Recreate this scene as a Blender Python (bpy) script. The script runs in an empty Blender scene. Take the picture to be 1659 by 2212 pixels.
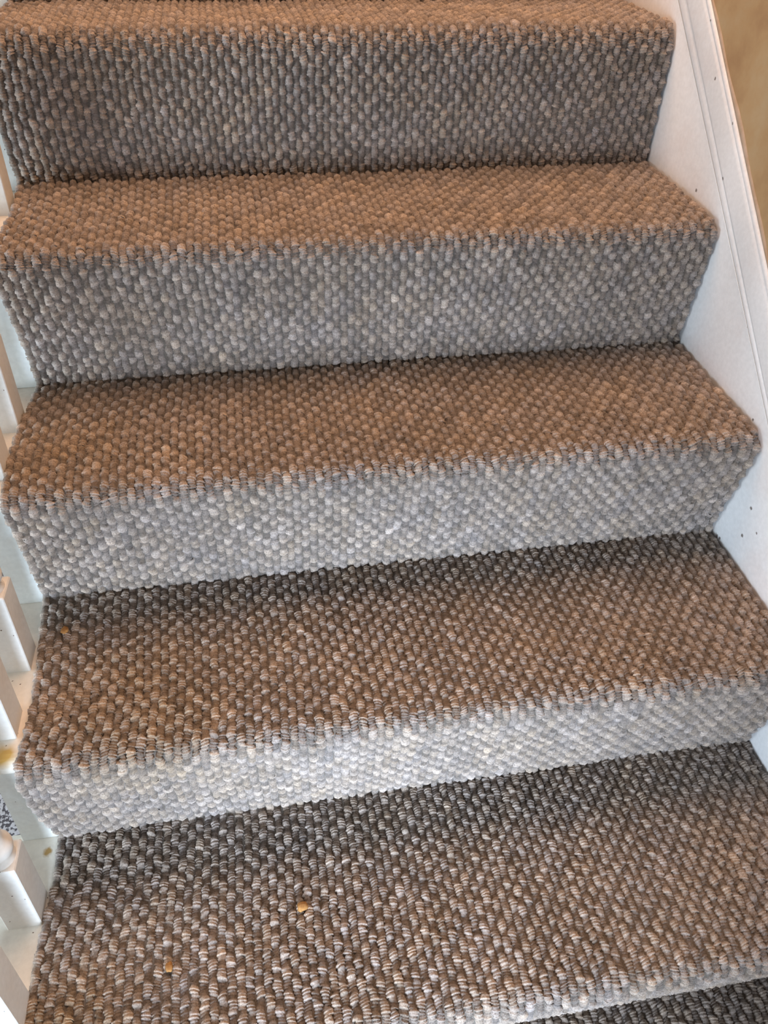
import bpy, bmesh, math, random
import numpy as np
from mathutils import Matrix, Vector

# ------------------------------------------------------------------ camera, world, lights, exposure
scn = bpy.context.scene
COL = scn.collection
cam_data = bpy.data.cameras.new('camera')
cam = bpy.data.objects.new('camera', cam_data)
COL.objects.link(cam)
cam.location = (0.2912, -0.3612, 1.1027)
cam.rotation_mode = 'XYZ'
cam.rotation_euler = (0.9062, -0.0127, -0.1651)
cam_data.sensor_fit = 'VERTICAL'
cam_data.sensor_height = 32.0
cam_data.sensor_width = 24.0
cam_data.lens = 1742.6 / 2212.0 * 32.0
cam_data.clip_start = 0.02
scn.camera = cam

world = bpy.data.worlds.new('hall_ambient')
scn.world = world
world.use_nodes = True
wb = world.node_tree.nodes['Background']
wb.inputs['Color'].default_value = (1.0, 0.94, 0.90, 1)
wb.inputs['Strength'].default_value = 0.23


def area_light(name, loc, target, sx, sy, watts, colour, spread=180):
    d = bpy.data.lights.new(name, 'AREA')
    d.shape = 'RECTANGLE'; d.size = sx; d.size_y = sy
    d.energy = watts; d.color = colour; d.spread = math.radians(spread)
    o = bpy.data.objects.new(name, d)
    COL.objects.link(o)
    o.location = loc
    o.rotation_euler = (Vector(target) - Vector(loc)).to_track_quat('-Z', 'Y').to_euler()
    return o


# glazed front door at the foot of the stairs (cool daylight) and the warm landing lamp above
area_light('door_daylight', (0.14, -1.15, 0.40), (0.37, 0.20, 0.22), 0.32, 0.46, 5.6, (0.66, 0.81, 1.0), 52)
area_light('hall_window', (-1.90, 0.00, 0.55), (0.9, 0.35, 0.60), 0.80, 0.90, 50, (0.72, 0.88, 1.0), 180)
area_light('landing_lamp', (0.52, 0.90, 2.35), (0.48, 0.6, 0.7), 1.10, 1.10, 33, (1.0, 0.60, 0.37), 180)

scn.view_settings.view_transform = 'Standard'
scn.view_settings.look = 'None'
scn.view_settings.gamma = 1.0
scn.view_settings.use_curve_mapping = False
scn.view_settings.exposure = 0.0

# ------------------------------------------------------------------ helpers
RNG = np.random.default_rng(11)
random.seed(5)
H, G = 0.1918, 0.2131          # rise and going
W = 0.90                       # carpet width, left cut edge at x = 0


def tag(o, label=None, cat=None, group=None, kind=None):
    if label: o['label'] = label
    if cat: o['category'] = cat
    if group: o['group'] = group
    if kind: o['kind'] = kind
    return o


def empty(name, loc=(0, 0, 0)):
    o = bpy.data.objects.new(name, None)
    o.location = loc
    o.empty_display_size = 0.05
    COL.objects.link(o)
    return o


def link(name, me, mat, parent=None, loc=None):
    o = bpy.data.objects.new(name, me)
    if mat is not None and len(me.materials) == 0:
        me.materials.append(mat)
    COL.objects.link(o)
    if parent is not None:
        o.parent = parent
    if loc is not None:
        o.location = loc
    return o


def bm_mesh(bm, name, smooth=False):
    bmesh.ops.recalc_face_normals(bm, faces=bm.faces)
    me = bpy.data.meshes.new(name)
    bm.to_mesh(me); bm.free()
    if smooth:
        me.polygons.foreach_set('use_smooth', np.ones(len(me.polygons), bool))
    return me


def extrude_x(poly, x0, x1, bevel=0.0, seg=2):
    """solid made of a (y, z) polygon extruded along x"""
    bm = bmesh.new()
    a = [bm.verts.new((x0, y, z)) for y, z in poly]
    b = [bm.verts.new((x1, y, z)) for y, z in poly]
    n = len(poly)
    bm.faces.new(a); bm.faces.new(b[::-1])
    for i in range(n):
        bm.faces.new((a[i], b[i], b[(i + 1) % n], a[(i + 1) % n]))
    if bevel:
        bmesh.ops.recalc_face_normals(bm, faces=bm.faces)
        bmesh.ops.bevel(bm, geom=[e for e in bm.edges if e.calc_face_angle(0) > 0.5], offset=bevel,
                        segments=seg, affect='EDGES', profile=0.5)
    return bm


def box_bm(x0, x1, y0, y1, z0, z1, bevel=0.0, seg=2):
    return extrude_x([(y0, z0), (y1, z0), (y1, z1), (y0, z1)], x0, x1, bevel, seg)


# ------------------------------------------------------------------ materials
def new_mat(name):
    m = bpy.data.materials.new(name)
    m.use_nodes = True
    nt = m.node_tree
    return m, nt, nt.nodes, nt.links, nt.nodes['Principled BSDF']


def noise(nodes, links, vec, scale, detail=4, rough=0.6):
    n = nodes.new('ShaderNodeTexNoise')
    n.inputs['Scale'].default_value = scale
    n.inputs['Detail'].default_value = detail
    n.inputs['Roughness'].default_value = rough
    links.new(vec, n.inputs['Vector'])
    return n.outputs['Fac']


def ramp(nodes, links, fac, stops):
    r = nodes.new('ShaderNodeValToRGB')
    e = r.color_ramp.elements
    while len(e) < len(stops): e.new(0.5)
    for k, (pos, c) in enumerate(stops):
        e[k].position = pos; e[k].color = c if len(c) == 4 else (*c, 1)
    links.new(fac, r.inputs['Fac'])
    return r.outputs['Color']


def mix(nodes, links, fac, a, b, mode='MIX'):
    m = nodes.new('ShaderNodeMix')
    m.data_type = 'RGBA'; m.blend_type = mode
    for sock, v in ((m.inputs['Factor'], fac), (m.inputs['A'], a), (m.inputs['B'], b)):
        if isinstance(v, (int, float)): sock.default_value = v
        elif isinstance(v, tuple): sock.default_value = (*v, 1) if len(v) == 3 else v
        else: links.new(v, sock)
    return m.outputs['Result']


def bump(nodes, links, height, strength, dist, bsdf):
    b = nodes.new('ShaderNodeBump')
    b.inputs['Strength'].default_value = strength
    b.inputs['Distance'].default_value = dist
    links.new(height, b.inputs['Height'])
    links.new(b.outputs['Normal'], bsdf.inputs['Normal'])


def wool_material():
    m, nt, N, L, B = new_mat('berber_wool')
    tc = N.new('ShaderNodeTexCoord').outputs['Object']
    at = N.new('ShaderNodeAttribute'); at.attribute_name = 'yarn'
    fib = noise(N, L, tc, 620, 3, 0.75)
    grit = ramp(N, L, fib, [(0.28, (0.42, 0.40, 0.38)), (0.72, (1.48, 1.47, 1.45))])
    c = mix(N, L, 1.0, at.outputs['Color'], grit, 'MULTIPLY')
    L.new(c, B.inputs['Base Color'])
    B.inputs['Roughness'].default_value = 0.85
    B.inputs['Specular IOR Level'].default_value = 0.25
    B.inputs['Sheen Weight'].default_value = 0.25
    B.inputs['Sheen Roughness'].default_value = 0.5
    bump(N, L, fib, 0.7, 0.0010, B)
    return m


def backing_material():
    m, nt, N, L, B = new_mat('carpet_backing')
    tc = N.new('ShaderNodeTexCoord').outputs['Object']
    f = noise(N, L, tc, 400, 3)
    L.new(ramp(N, L, f, [(0.3, (0.09, 0.075, 0.06)), (0.7, (0.18, 0.15, 0.125))]), B.inputs['Base Color'])
    B.inputs['Roughness'].default_value = 0.95
    return m


def paint_material(name, base, dirt_or_cast, speck=0.012, speck_scale=38, stains=(), gloss=0.4):
    """old brush-painted wood: brush streaks, grubby patches, small chips, stains at given spots"""
    m, nt, N, L, B = new_mat(name)
    tc = N.new('ShaderNodeTexCoord').outputs['Object']
    big = noise(N, L, tc, 9, 5, 0.6)
    c = mix(N, L, ramp(N, L, big, [(0.48, (0, 0, 0)), (0.75, (0.75, 0.75, 0.75))]), base, dirt_or_cast)
    fine = noise(N, L, tc, 160, 3, 0.6)
    c = mix(N, L, 1.0, c, ramp(N, L, fine, [(0.3, (0.94, 0.94, 0.94)), (0.7, (1.03, 1.03, 1.03))]), 'MULTIPLY')
    if speck:
        v = N.new('ShaderNodeTexVoronoi'); v.inputs['Scale'].default_value = speck_scale
        wob = N.new('ShaderNodeVectorMath'); wob.operation = 'ADD'
        L.new(tc, wob.inputs[0])
        nz = N.new('ShaderNodeTexNoise'); nz.inputs['Scale'].default_value = 240
        L.new(tc, nz.inputs['Vector'])
        sc = N.new('ShaderNodeVectorMath'); sc.operation = 'SCALE'; sc.inputs['Scale'].default_value = 0.004
        L.new(nz.outputs['Color'], sc.inputs[0]); L.new(sc.outputs[0], wob.inputs[1])
        L.new(wob.outputs[0], v.inputs['Vector'])
        sel = N.new('ShaderNodeMath'); sel.operation = 'LESS_THAN'; sel.inputs[1].default_value = speck * 4
        L.new(v.outputs['Distance'], sel.inputs[0])
        cho = N.new('ShaderNodeMath'); cho.operation = 'GREATER_THAN'; cho.inputs[1].default_value = 0.62
        sepc = N.new('ShaderNodeSeparateColor'); L.new(v.outputs['Color'], sepc.inputs[0])
        L.new(sepc.outputs[0], cho.inputs[0])
        mu = N.new('ShaderNodeMath'); mu.operation = 'MULTIPLY'
        L.new(sel.outputs[0], mu.inputs[0]); L.new(cho.outputs[0], mu.inputs[1])
        c = mix(N, L, mu.outputs[0], c, (0.16, 0.11, 0.08))
    for (p, r, col, st) in stains:
        d = N.new('ShaderNodeVectorMath'); d.operation = 'DISTANCE'; d.inputs[1].default_value = p
        jit = N.new('ShaderNodeVectorMath'); jit.operation = 'ADD'
        nz = N.new('ShaderNodeTexNoise'); nz.inputs['Scale'].default_value = 0.9 / r
        L.new(tc, nz.inputs['Vector'])
        sc = N.new('ShaderNodeVectorMath'); sc.operation = 'SCALE'; sc.inputs['Scale'].default_value = r * 1.2
        off = N.new('ShaderNodeVectorMath'); off.operation = 'SUBTRACT'; off.inputs[1].default_value = (.5, .5, .5)
        L.new(nz.outputs['Color'], off.inputs[0]); L.new(off.outputs[0], sc.inputs[0])
        L.new(tc, jit.inputs[0]); L.new(sc.outputs[0], jit.inputs[1]); L.new(jit.outputs[0], d.inputs[0])
        mr = N.new('ShaderNodeMapRange'); mr.inputs['From Min'].default_value = r
        mr.inputs['From Max'].default_value = r * 0.55; mr.inputs['To Max'].default_value = st
        L.new(d.outputs['Value'], mr.inputs['Value'])
        c = mix(N, L, mr.outputs['Result'], c, col)
    L.new(c, B.inputs['Base Color'])
    B.inputs['Roughness'].default_value = gloss
    B.inputs['Specular IOR Level'].default_value = 0.35
    bump(N, L, noise(N, L, tc, 60, 4), 0.12, 0.002, B)
    return m


def plaster_material():
    m, nt, N, L, B = new_mat('ochre_plaster')
    tc = N.new('ShaderNodeTexCoord').outputs['Object']
    f = noise(N, L, tc, 11, 5)
    c = ramp(N, L, f, [(0.33, (0.36, 0.215, 0.105)), (0.5, (0.45, 0.30, 0.15)), (0.68, (0.48, 0.36, 0.21))])
    L.new(c, B.inputs['Base Color'])
    B.inputs['Roughness'].default_value = 0.75
    bump(N, L, noise(N, L, tc, 90, 4), 0.2, 0.002, B)
    return m


def speckled_floor_material():
    m, nt, N, L, B = new_mat('speckled_floor')
    tc = N.new('ShaderNodeTexCoord').outputs['Object']
    f = noise(N, L, tc, 190, 2, 0.5)
    c = ramp(N, L, f, [(0.46, (0.10, 0.09, 0.10)), (0.52, (0.62, 0.60, 0.62))])
    L.new(c, B.inputs['Base Color'])
    B.inputs['Roughness'].default_value = 0.9
    bump(N, L, f, 0.4, 0.004, B)
    return m


WOOL = wool_material()
BACK = backing_material()
WHITE = (0.80, 0.80, 0.77)
GRUBBY = (0.62, 0.56, 0.48)
SKIRT = paint_material('white_gloss_skirting', (0.86, 0.86, 0.86), (0.80, 0.73, 0.70), 0.020, 80,
                       stains=[((0.904, 0.6923, 0.7741), 0.0028, (0.13, 0.10, 0.08), 0.9),
                               ((0.900, 0.7057, 0.9083), 0.0026, (0.13, 0.10, 0.08), 0.9),
                               ((0.900, 0.6413, 0.8694), 0.0024, (0.13, 0.10, 0.08), 0.9),
                               ((0.901, 0.6309, 0.8064), 0.0028, (0.13, 0.10, 0.08), 0.9),
                               ((0.904, 0.4197, 0.3842), 0.0040, (0.13, 0.10, 0.08), 0.9),
                               ((0.904, 0.4122, 0.3853), 0.0030, (0.13, 0.10, 0.08), 0.9),
                               ((0.904, 0.3740, 0.4678), 0.0030, (0.13, 0.10, 0.08), 0.9),
                               ((0.904, 0.3716, 0.4237), 0.0030, (0.13, 0.10, 0.08), 0.9),
                               ((0.903, 0.4943, 0.6651), 0.0025, (0.13, 0.10, 0.08), 0.9),
                               ((0.904, 0.4270, 0.5692), 0.0022, (0.13, 0.10, 0.08), 0.9),
                               ((0.904, 0.3483, 0.4468), 0.0020, (0.13, 0.10, 0.08), 0.9),
                               ((0.900, 0.7512, 0.9664), 0.0022, (0.13, 0.10, 0.08), 0.9)])
TREADP = paint_material('cream_worn_tread_paint', (0.82, 0.77, 0.68), (0.56, 0.47, 0.37), 0.024, 110,
                        stains=[((-0.012, 0.206, H - .01), 0.007, (0.42, 0.24, 0.05), 0.9),
                                ((-0.018, 0.215, 2 * H - .01), 0.022, (0.50, 0.32, 0.05), 0.9)])
RISERP = paint_material('white_riser_paint', (0.86, 0.88, 0.85), (0.74, 0.69, 0.60), 0.016, 70)
POSTP = paint_material('white_baluster_paint', (0.84, 0.83, 0.79), (0.72, 0.64, 0.54), 0.026, 110)
POSTW = paint_material('worn_turned_paint', (0.78, 0.74, 0.68), (0.48, 0.24, 0.07), 0.0, 42)
PLASTER = plaster_material()
FLOORM = speckled_floor_material()

# ------------------------------------------------------------------ setting: wall, floor, moulded skirting
WX = 0.9045                                   # wall face
me = bm_mesh(box_bm(WX, WX + 0.10, -1.2, 2.2, -H, 2.6), 'wall')
tag(link('wall_right', me, PLASTER), kind='structure')
me = bm_mesh(box_bm(-1.6, WX, -2.0, 2.2, -H - 0.06, -H), 'floor')
tag(link('floor', me, FLOORM), kind='structure')

me = bm_mesh(box_bm(-0.042, 0.900, 5 * G + 0.031, 2.2, 6 * H - 0.04, 6 * H - 0.011), 'landing')
tag(link('floor', me, BACK), kind='structure')

# sloping stair skirting with a moulded top edge: (x, height above the pitch line at y=.45, same at y=.85)
SL = H / G
prof = [(0.93, -0.32, -0.32), (0.904, -0.32, -0.32), (0.904, 0.2180, 0.2050), (0.9042, 0.2195, 0.2065), (0.9052, 0.2208, 0.2080),
        (0.9028, 0.2235, 0.2112), (0.9016, 0.2275, 0.2160), (0.9014, 0.2330, 0.2290), (0.9026, 0.2362, 0.2335), (0.9012, 0.2385, 0.2362),
        (0.9004, 0.2435, 0.2420), (0.9004, 0.2835, 0.2785), (0.9009, 0.2880, 0.2835), (0.9020, 0.2906, 0.2862), (0.9009, 0.2930, 0.2885),
        (0.9011, 0.2980, 0.2935), (0.9024, 0.3008, 0.2962), (0.9045, 0.3020, 0.2970), (0.93, 0.3020, 0.2970)]
bm = bmesh.new()
rows = []
for y in np.linspace(-1.0, 1.6, 27):
    t = (y - 0.45) / 0.40
    t = min(max(t, -0.8), 1.6)
    rows.append([bm.verts.new((x + (0 if i in (0, len(prof) - 1) else 0.0002 * math.sin(9 * y + 2 * i)), y,
                               max(y * SL + a + (b - a) * t, -H))) for i, (x, a, b) in enumerate(prof)])
for r0, r1 in zip(rows, rows[1:]):
    for i in range(len(prof) - 1):
        bm.faces.new((r0[i], r0[i + 1], r1[i + 1], r1[i]))
bm.faces.new(rows[0]); bm.faces.new(rows[-1][::-1])
me = bm_mesh(bm, 'skirting')
me.polygons.foreach_set('use_smooth', np.ones(len(me.polygons), bool))
me.set_sharp_from_angle(angle=math.radians(50))
tag(link('baseboard_right', me, SKIRT), kind='structure')

# uneven bead of old filler between the skirting and the wall
m, nt, N, L, B = new_mat('old_filler')
tc = N.new('ShaderNodeTexCoord').outputs['Object']
L.new(ramp(N, L, noise(N, L, tc, 45, 4), [(0.3, (0.40, 0.28, 0.18)), (0.7, (0.52, 0.40, 0.31))]), B.inputs['Base Color'])
B.inputs['Roughness'].default_value = 0.8
bm = bmesh.new()
rows = []
for y in np.linspace(-1.0, 1.6, 131):
    t = min(max((y - 0.45) / 0.40, -0.8), 1.6)
    z0 = y * SL + 0.3016 - 0.0050 * t
    w = 0.0075 + 0.002 * math.sin(23 * y) + 0.002 * math.sin(61 * y + 1)
    rows.append([bm.verts.new(p) for p in ((WX, y, z0), (WX - 0.0014, y, z0 + 0.001), (WX - 0.0012, y, z0 + 0.5 * w), (WX - 0.0005, y, z0 + w), (WX, y, z0 + w))])
for r0, r1 in zip(rows, rows[1:]):
    for i in range(4):
        bm.faces.new((r0[i], r0[i + 1], r1[i + 1], r1[i]))
tag(link('trim_1', bm_mesh(bm, 'filler_bead', True), m), kind='structure')

# ------------------------------------------------------------------ the painted wooden staircase under the carpet
FEET = {5: (1.052, 0.9610), 4: (0.846, 0.7718), 3: (0.635, 0.5757), 2: (0.429, 0.3864), 1: (0.218, 0.1880), 0: (0.0, 0.0), -1: (-0.2131, -0.1850)}
NOSE = {5: (0.835, 0.955), 4: (0.607, 0.758), 3: (0.391, 0.566), 2: (0.179, 0.3735), 1: (-0.052, 0.182), 0: (-0.243, -0.006)}
stairs = tag(empty('staircase', (0, 0, -H)), 'white painted wooden staircase with open left side under the brown carpet', 'stairs')


def in_stairs(name, me, mat):
    return link(name, me, mat, stairs, (0, 0, H))


def tread_profile(k):
    yb, zt = k * G + 0.022 if k < 5 else 5 * G + 0.03, k * H - 0.011
    yn = (k - 1) * G - 0.010 if k != 5 else NOSE[5][0] + 0.011
    t = 0.026
    pts = [(yb, zt - t), (yb, zt)]
    zt = NOSE[k][1] - (0.0105 if k != 5 else 0.0145)                   # old treads sag a little towards the nosing
    for a in np.linspace(90, 270, 7):
        pts.append((yn + 0.012 + 0.013 * math.cos(math.radians(a)), zt - 0.013 + 0.013 * math.sin(math.radians(a))))
    return pts


for k in range(0, 6):
    o = in_stairs('tread_board', bm_mesh(extrude_x(tread_profile(k), -0.072, 0.90, 0.0015, 1), 'tread_board'), TREADP)
    yr = (k - 1) * G + 0.012
    in_stairs('riser_board', bm_mesh(box_bm(-0.042, 0.90, yr, yr + 0.018, (k - 1) * H - 0.011, k * H - 0.037), 'riser_board'), RISERP)
in_stairs('riser_board', bm_mesh(box_bm(-0.042, 0.90, 5 * G + 0.012, 5 * G + 0.030, 5 * H - 0.011, 6 * H - 0.03), 'riser_board'), RISERP)
# cut outer string, stepped under the treads
pts = [(-G + 0.013, -H)]
for k in range(0, 6):
    pts += [((k - 1) * G + 0.013, k * H - 0.0375), (k * G + 0.013, k * H - 0.0375)]
pts += [(5 * G + 0.013, 3 * H), (G, -H)]
in_stairs('outer_string', bm_mesh(extrude_x(pts, -0.0415, -0.010), 'outer_string'), RISERP)

# ------------------------------------------------------------------ the carpet runner
R_NOSE = {5: 0.030}
DS = 0.00106
path, sect = [], []                            # (y, z) polyline from the top down, section ids


def add_line(a, b, key):
    n = max(2, int(math.hypot(b[0] - a[0], b[1] - a[1]) / DS))
    for i in range(n):
        t = i / n
        path.append((a[0] + (b[0] - a[0]) * t, a[1] + (b[1] - a[1]) * t)); sect.append(key)


add_line((1.043, 0.961 + 0.185), FEET[5], ('riser', 6))
for k in range(5, -1, -1):
    F0, F1 = FEET[k], FEET[k - 1]
    ny, top = NOSE[k]
    R_N = R_NOSE.get(k, 0.021)
    c = (ny + R_N, top - R_N)
    dx, dz = F1[0] - c[0], F1[1] - c[1]
    d = math.hypot(dx, dz)
    # tangent point of the line from the foot below to the nose circle (on the front side)
    base = math.atan2(dz, dx)
    off = math.acos(R_N / d)
    aend = (base - off) % (2 * math.pi)
    # the tread runs slightly convex down to the nose
    dxt, dzt = F0[0] - c[0], F0[1] - c[1]
    dt = math.hypot(dxt, dzt)
    ast = (math.atan2(dzt, dxt) + math.acos(R_N / dt)) % (2 * math.pi)
    A = (c[0] + R_N * math.cos(ast), c[1] + R_N * math.sin(ast))
    add_line(F0, A, ('tread', k))
    n = int(R_N * (aend - ast) / DS)
    for i in range(n):
        a = ast + (aend - ast) * i / n
        path.append((c[0] + R_N * math.cos(a), c[1] + R_N * math.sin(a)))
        sect.append(('tread', k) if i < n * 0.72 else ('riser', k))
    Bp = (c[0] + R_N * math.cos(aend), c[1] + R_N * math.sin(aend))
    add_line(Bp, F1, ('riser', k))
path = np.array(path)
NS = len(path)
tan = np.gradient(path, axis=0)
tan /= np.linalg.norm(tan, axis=1)[:, None]
nrm = np.stack([tan[:, 1], -tan[:, 0]], 1)      # pointing out of the stair (up / towards the viewer)
path = path - nrm * 0.0045                      # the sheet lies below the pile's mean surface
sarc = np.concatenate([[0], np.cumsum(np.linalg.norm(np.diff(path, axis=0), axis=1))])

NC = 94
PITCH = W / NC
ci = np.arange(NC)
S = sarc[:, None]


def smooth_noise(freqs, amp, n=NC):
    """cheap smooth noise over (path, column)"""
    out = np.zeros((NS, n))
    for fs, fc in freqs:
        ph = RNG.uniform(0, 6.28)
        out += np.sin(6.283 * (S * fs + np.arange(n)[None, :] * fc) + ph)
    return amp * out / len(freqs)


PERIOD = 0.0235
drift = np.cumsum(RNG.normal(0, 0.0006, (NS, NC)), axis=0)
walk = np.cumsum(RNG.normal(0, 0.02, NC))
wob = smooth_noise([(11, 0.13), (17, -0.21), (29, 0.31)], 0.05) + RNG.normal(0, 0.035, (1, NC))
phase = S / PERIOD + (ci % 2)[None, :] * 0.5 + walk[None, :] + wob + drift
wave = np.sin(2 * math.pi * phase)
wave2 = np.sin(2 * math.pi * phase * 0.37 + ci[None, :] * 1.7)
env = 1 / (1 + np.exp(-3.2 * (wave + 0.02 + 0.35 * wave2)))
bob = np.floor(phase + 0.0).astype(np.int64)    # id of the bobble along its column
hsh = lambda a, b, k: (np.sin(a * 12.9898 + b * 78.233 + k * 37.719) * 43758.5453) % 1.0
cc = np.broadcast_to(ci[None, :], (NS, NC))
r1, r2, r3 = hsh(bob, cc, 1), hsh(bob, cc, 2), hsh(bob, cc, 3)
sidx = np.arange(NS)[:, None] + (ci * 5 % 3)[None, :] + ((drift - drift.mean()) / 0.004).astype(np.int64)
par = sidx % 3
stitch = sidx // 3
ridge = np.where(par == 0, -1.15, np.where(par == 1, 0.55, 0.75)) * (0.65 + 0.6 * hsh(stitch, cc, 7))
q1, q2, q3 = hsh(stitch, cc, 4), hsh(stitch, cc, 5), hsh(stitch, cc, 6)

height = 0.0028 + env * (0.0022 + 0.0020 * r1) + ridge * (0.0005 + 0.0004 * env) + (q1 - 0.5) * 0.0014
half = PITCH * (0.42 + 0.10 * env + 0.06 * (r2 - 0.5)) + ridge * 0.00065 + (q2 - 0.5) * 0.0016
shift = smooth_noise([(9, 0.09), (23, 0.37), (41, -0.17)], 0.0007) + (r3 - 0.5) * 0.0014 + (q3 - 0.5) * 0.0018
slant = (hsh(stitch // 4, cc, 8) - 0.5) * 0.0034
und = smooth_noise([(2.1, 0.013), (3.7, -0.021), (0.8, 0.034)], 0.0016)

# cut edge on the left wanders; the right edge is tucked against the skirting
edge = 0.0035 * np.sin(S[:, 0] * 21) + 0.003 * np.sin(S[:, 0] * 8.3 + 1) + np.interp(S[:, 0], [0, .45, .95, 1.4, sarc[-1]], [-0.012, -0.010, -0.004, -0.001, 0.0])
u = (ci + 0.5) / NC
xc = edge[:, None] * (1 - u)[None, :] ** 3 + u[None, :] * (W + 0.0015) + shift
height[:, 0] *= 0.9

# yarn colour: heathered greige, lighter tops, darker low loops, big faint blotches
blotch = smooth_noise([(2.7, 0.021), (5.1, -0.043), (1.3, 0.067), (8.3, 0.11)], 1.0)
blot2 = smooth_noise([(3.9, -0.031), (6.7, 0.057), (12.7, 0.13)], 1.0)
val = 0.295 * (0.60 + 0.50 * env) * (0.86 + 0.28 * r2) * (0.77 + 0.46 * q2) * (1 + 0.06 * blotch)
warm = 0.05 * blot2 + 0.12 * (r3 - 0.5) + 0.06 * (q1 - 0.5)
# brownish blotches near the open side: local white-balance cast painted into yarn colour
for (gx, gy, gz, gr, amt) in ((0.13, 0.25, 2 * H, 0.085, 0.22), (0.03, -0.01, H, 0.07, 0.30), (0.06, 0.47, 3 * H, 0.07, 0.15)):
    d2 = ((u * W)[None, :] - gx) ** 2 + (path[:, 0] - gy)[:, None] ** 2 + (path[:, 1] - gz)[:, None] ** 2
    dirt_or_cast = amt * np.exp(-d2 / gr ** 2) * (0.7 + 0.6 * r1)
    val = val * (1 - 0.6 * dirt_or_cast)
    warm = warm + 0.9 * dirt_or_cast
pale = np.where(hsh(bob, cc, 9) > 0.95, 1.18, 1.0)
val = val * pale
colr = np.stack([val * (1.15 + 0.5 * warm), val * 0.955, val * (0.82 - 0.7 * warm), np.ones_like(val)], -1)

ANG = np.radians([-98, -50, 0, 50, 98])
NA = len(ANG)
sx = np.sin(ANG); cz = np.sign(np.cos(ANG)) * np.abs(np.cos(ANG)) ** 0.8
V = np.empty((NS, NC, NA, 3), np.float32)
lift = height[:, :, None] * cz[None, None, :] + und[:, :, None]
along = slant[:, :, None] * sx[None, None, :]
V[..., 0] = xc[:, :, None] + half[:, :, None] * sx[None, None, :]
V[..., 1] = path[:, 0][:, None, None] + nrm[:, 0][:, None, None] * lift + tan[:, 0][:, None, None] * along
V[..., 2] = path[:, 1][:, None, None] + nrm[:, 1][:, None, None] * lift + tan[:, 1][:, None, None] * along

carpet = tag(empty('stair_carpet', (0, 0, 0)), 'grey-brown chunky loop pile carpet running down all the stairs', 'carpet')


def pile_mesh(i0, i1):
    n = i1 - i0
    v = V[i0:i1].reshape(-1, 3)
    idx = np.arange(n * NC * NA).reshape(n, NC, NA)
    q = np.stack([idx[:-1, :, :-1], idx[1:, :, :-1], idx[1:, :, 1:], idx[:-1, :, 1:]], -1).reshape(-1, 4)
    me = bpy.data.meshes.new('loop_pile')
    me.vertices.add(len(v)); me.vertices.foreach_set('co', v.ravel())
    me.loops.add(q.size); me.loops.foreach_set('vertex_index', q.ravel().astype(np.int32))
    me.polygons.add(len(q)); me.polygons.foreach_set('loop_start', np.arange(0, q.size, 4, dtype=np.int32))
    me.polygons.foreach_set('use_smooth', np.ones(len(q), bool))
    me.update(calc_edges=True)
    a = me.attributes.new('yarn', 'FLOAT_COLOR', 'POINT')
    a.data.foreach_set('color', np.repeat(colr[i0:i1, :, None, :], NA, 2).astype(np.float32).ravel())
    return me


def backing_mesh(i0, i1):
    """jute sheet, 4 mm thick, following the stair"""
    idx = list(range(i0, i1, 6))
    if idx[-1] != i1 - 1: idx.append(i1 - 1)
    bm = bmesh.new()
    rows = []
    for i in idx:
        y, z = path[i]; ny_, nz_ = nrm[i]
        e = edge[i] + 0.002
        t = und[i, 0] * 0
        rows.append([bm.verts.new(p) for p in ((e, y + ny_ * .0004, z + nz_ * .0004), (W, y + ny_ * .0004, z + nz_ * .0004),
                                               (W, y - ny_ * .0035, z - nz_ * .0035), (e, y - ny_ * .0035, z - nz_ * .0035))])
    for a, b in zip(rows, rows[1:]):
        for j in range(4):
            bm.faces.new((a[j], a[(j + 1) % 4], b[(j + 1) % 4], b[j]))
    bm.faces.new(rows[0]); bm.faces.new(rows[-1][::-1])
    return bm_mesh(bm, 'carpet_panel')


bounds = [0] + [i for i in range(1, NS) if sect[i] != sect[i - 1]] + [NS]
for i0, i1 in zip(bounds, bounds[1:]):
    kind, k = sect[i0]
    e1 = min(i1 + 1, NS)
    p = link('tread_panel' if kind == 'tread' else 'riser_panel', backing_mesh(i0, e1), BACK, carpet)
    s = link('loop_pile', pile_mesh(i0, e1), WOOL, p)
    s['kind'] = 'stuff'

# ------------------------------------------------------------------ balusters
BW = 0.0375


def block_mesh():
    bm = bmesh.new()
    h0, h1, w = -0.009, 0.112, BW / 2
    r = 0.0010
    def ring(z, w_, rr):
        pts = [(-w_, -w_ + rr), (-w_ + rr, -w_), (w_ - rr, -w_), (w_, -w_ + rr), (w_, w_ - rr), (w_ - rr, w_), (-w_ + rr, w_), (-w_, w_ - rr)]
        return [bm.verts.new((px, py, z)) for px, py in pts]
    rings = [ring(h0, w, r), ring(h1 - 0.002, w, r), ring(h1, w - 0.0012, r)]
    for a, b in zip(rings, rings[1:]):
        for i in range(8):
            bm.faces.new((a[i], a[(i + 1) % 8], b[(i + 1) % 8], b[i]))
    bm.faces.new(rings[0]); bm.faces.new(rings[-1][::-1])
    return bm_mesh(bm, 'base_block')


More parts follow.
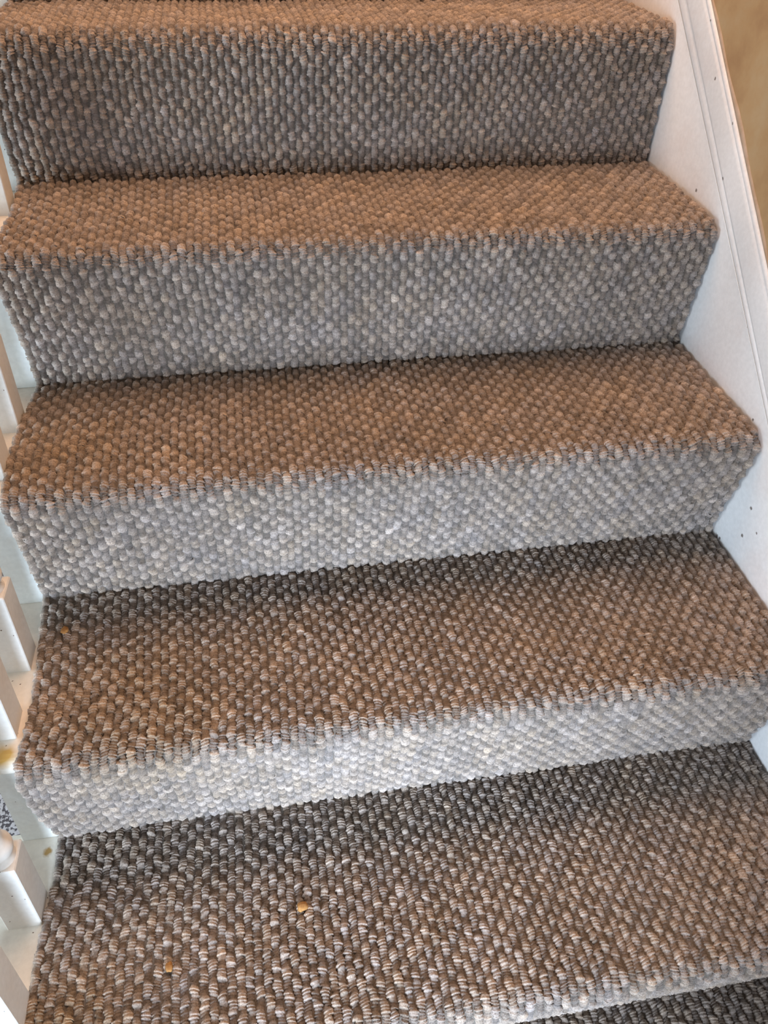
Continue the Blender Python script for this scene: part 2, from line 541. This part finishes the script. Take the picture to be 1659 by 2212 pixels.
def shaft_mesh(top):
    prof = [(0.0168, 0.108), (0.0170, 0.113), (0.0150, 0.116), (0.0135, 0.119), (0.0150, 0.122), (0.0178, 0.126), (0.0186, 0.131),
            (0.0178, 0.136), (0.0148, 0.140), (0.0128, 0.144), (0.0122, 0.150), (0.0132, 0.160), (0.0158, 0.180), (0.0175, 0.205),
            (0.0178, 0.235), (0.0165, 0.29), (0.0140, 0.37), (0.0120, 0.45), (0.0112, 0.50), (0.0140, 0.506), (0.0150, 0.512),
            (0.0135, 0.518), (0.0115, 0.525), (0.0150, 0.56), (0.0160, 0.60), (0.0135, 0.64), (0.0160, 0.655), (0.0168, 0.66)]
    bm = bmesh.new()
    n = 24
    rings = [[bm.verts.new((r * math.cos(2 * math.pi * j / n), r * math.sin(2 * math.pi * j / n), z)) for j in range(n)] for r, z in prof]
    for a, b in zip(rings, rings[1:]):
        for j in range(n):
            bm.faces.new((a[j], a[(j + 1) % n], b[(j + 1) % n], b[j]))
    bm.faces.new(rings[0][::-1]); bm.faces.new(rings[-1])
    return bm_mesh(bm, 'turned_shaft', True)


BLOCK, SHAFT = block_mesh(), shaft_mesh(0.66)
TOPS = [bm_mesh(box_bm(-BW / 2, BW / 2, -BW / 2, BW / 2, 0.655, zt, 0.001, 1), 'top_block') for zt in (0.705, 0.800)]
spots = [
    (1, 0.139, 'chipped white square-based baluster second up from the bottom left corner, beside the yellow-stained tread'),
    (1, 0.0285, 'lowest white baluster, cut off by the bottom left corner of the photo'),
    (2, 0.3455, 'white baluster with a rusty-stained turned neck beside the second visible tread from the bottom'),
    (2, 0.2520, 'white baluster just below the rusty-necked one at the left edge'),
    (3, 0.5640, 'white baluster with dark nicks on its pinkish side beside the middle tread'),
    (3, 0.4670, 'white baluster mostly out of frame at the front left of the middle tread'),
    (4, 0.7880, 'topmost visible white baluster at the left edge beside the second highest tread'),
]
for i, (k, y, lab) in enumerate(spots):
    x = -0.0045 - BW / 2 - (0.004 if k == 4 else 0.0015 if k == 3 else 0)
    b = tag(empty('baluster', (x, y, k * H - 0.011)), lab, 'baluster', 'white balusters along the left side of the stairs')
    link('base_block', BLOCK, POSTP, b)
    link('turned_shaft', SHAFT, POSTW, b)
    link('top_block', TOPS[1 if y - (k - 1) * G > 0.08 else 0], POSTP, b)

# handrail the balusters run into (above the frame)
bm = bmesh.new()
y0, y1 = -0.15, 0.95
sec = [(-0.028, -0.02), (0.028, -0.02), (0.032, 0.005), (0.022, 0.03), (-0.022, 0.03), (-0.032, 0.005)]
a = [bm.verts.new((-0.024 + sx_, y0, y0 * SL + sz + 0.87)) for sx_, sz in sec]
b = [bm.verts.new((-0.024 + sx_, y1, y1 * SL + sz + 0.87)) for sx_, sz in sec]
bm.faces.new(a); bm.faces.new(b[::-1])
for i in range(6):
    bm.faces.new((a[i], b[i], b[(i + 1) % 6], a[(i + 1) % 6]))
tag(link('handrail', bm_mesh(bm, 'handrail'), POSTP), kind='structure')

# ------------------------------------------------------------------ lint flecks on the carpet
m, nt, N, L, B = new_mat('orange_fluff')
tc = N.new('ShaderNodeTexCoord').outputs['Object']
L.new(ramp(N, L, noise(N, L, tc, 500, 3), [(0.3, (0.26, 0.115, 0.03)), (0.7, (0.42, 0.21, 0.06))]), B.inputs['Base Color'])
B.inputs['Roughness'].default_value = 0.9
FLUFF = m


def fleck(loc, r, seed, label, stretch=1.0):
    rg = random.Random(seed)
    bm = bmesh.new()
    bmesh.ops.create_icosphere(bm, subdivisions=2, radius=r)
    for v in bm.verts:
        v.co *= rg.uniform(0.65, 1.3)
        v.co.z *= 0.5; v.co.y *= stretch
    o = link('lint_fleck', bm_mesh(bm, 'lint_fleck', True), FLUFF, None, loc)
    tag(o, label, 'lint', 'orange lint flecks on the carpet')


fleck((0.2839, 0.0892, H - 0.0035), 0.0062, 1, 'large orange lint fleck in the middle of the lowest full tread')
fleck((0.1383, 0.0481, H - 0.0050), 0.0040, 2, 'small orange lint fleck near the front of the lowest full tread', 1.5)
fleck((0.0312, 0.3705, 2 * H + 0.0005), 0.0042, 3, 'orange lint fleck by the left carpet edge near the rusty-necked baluster', 1.5)
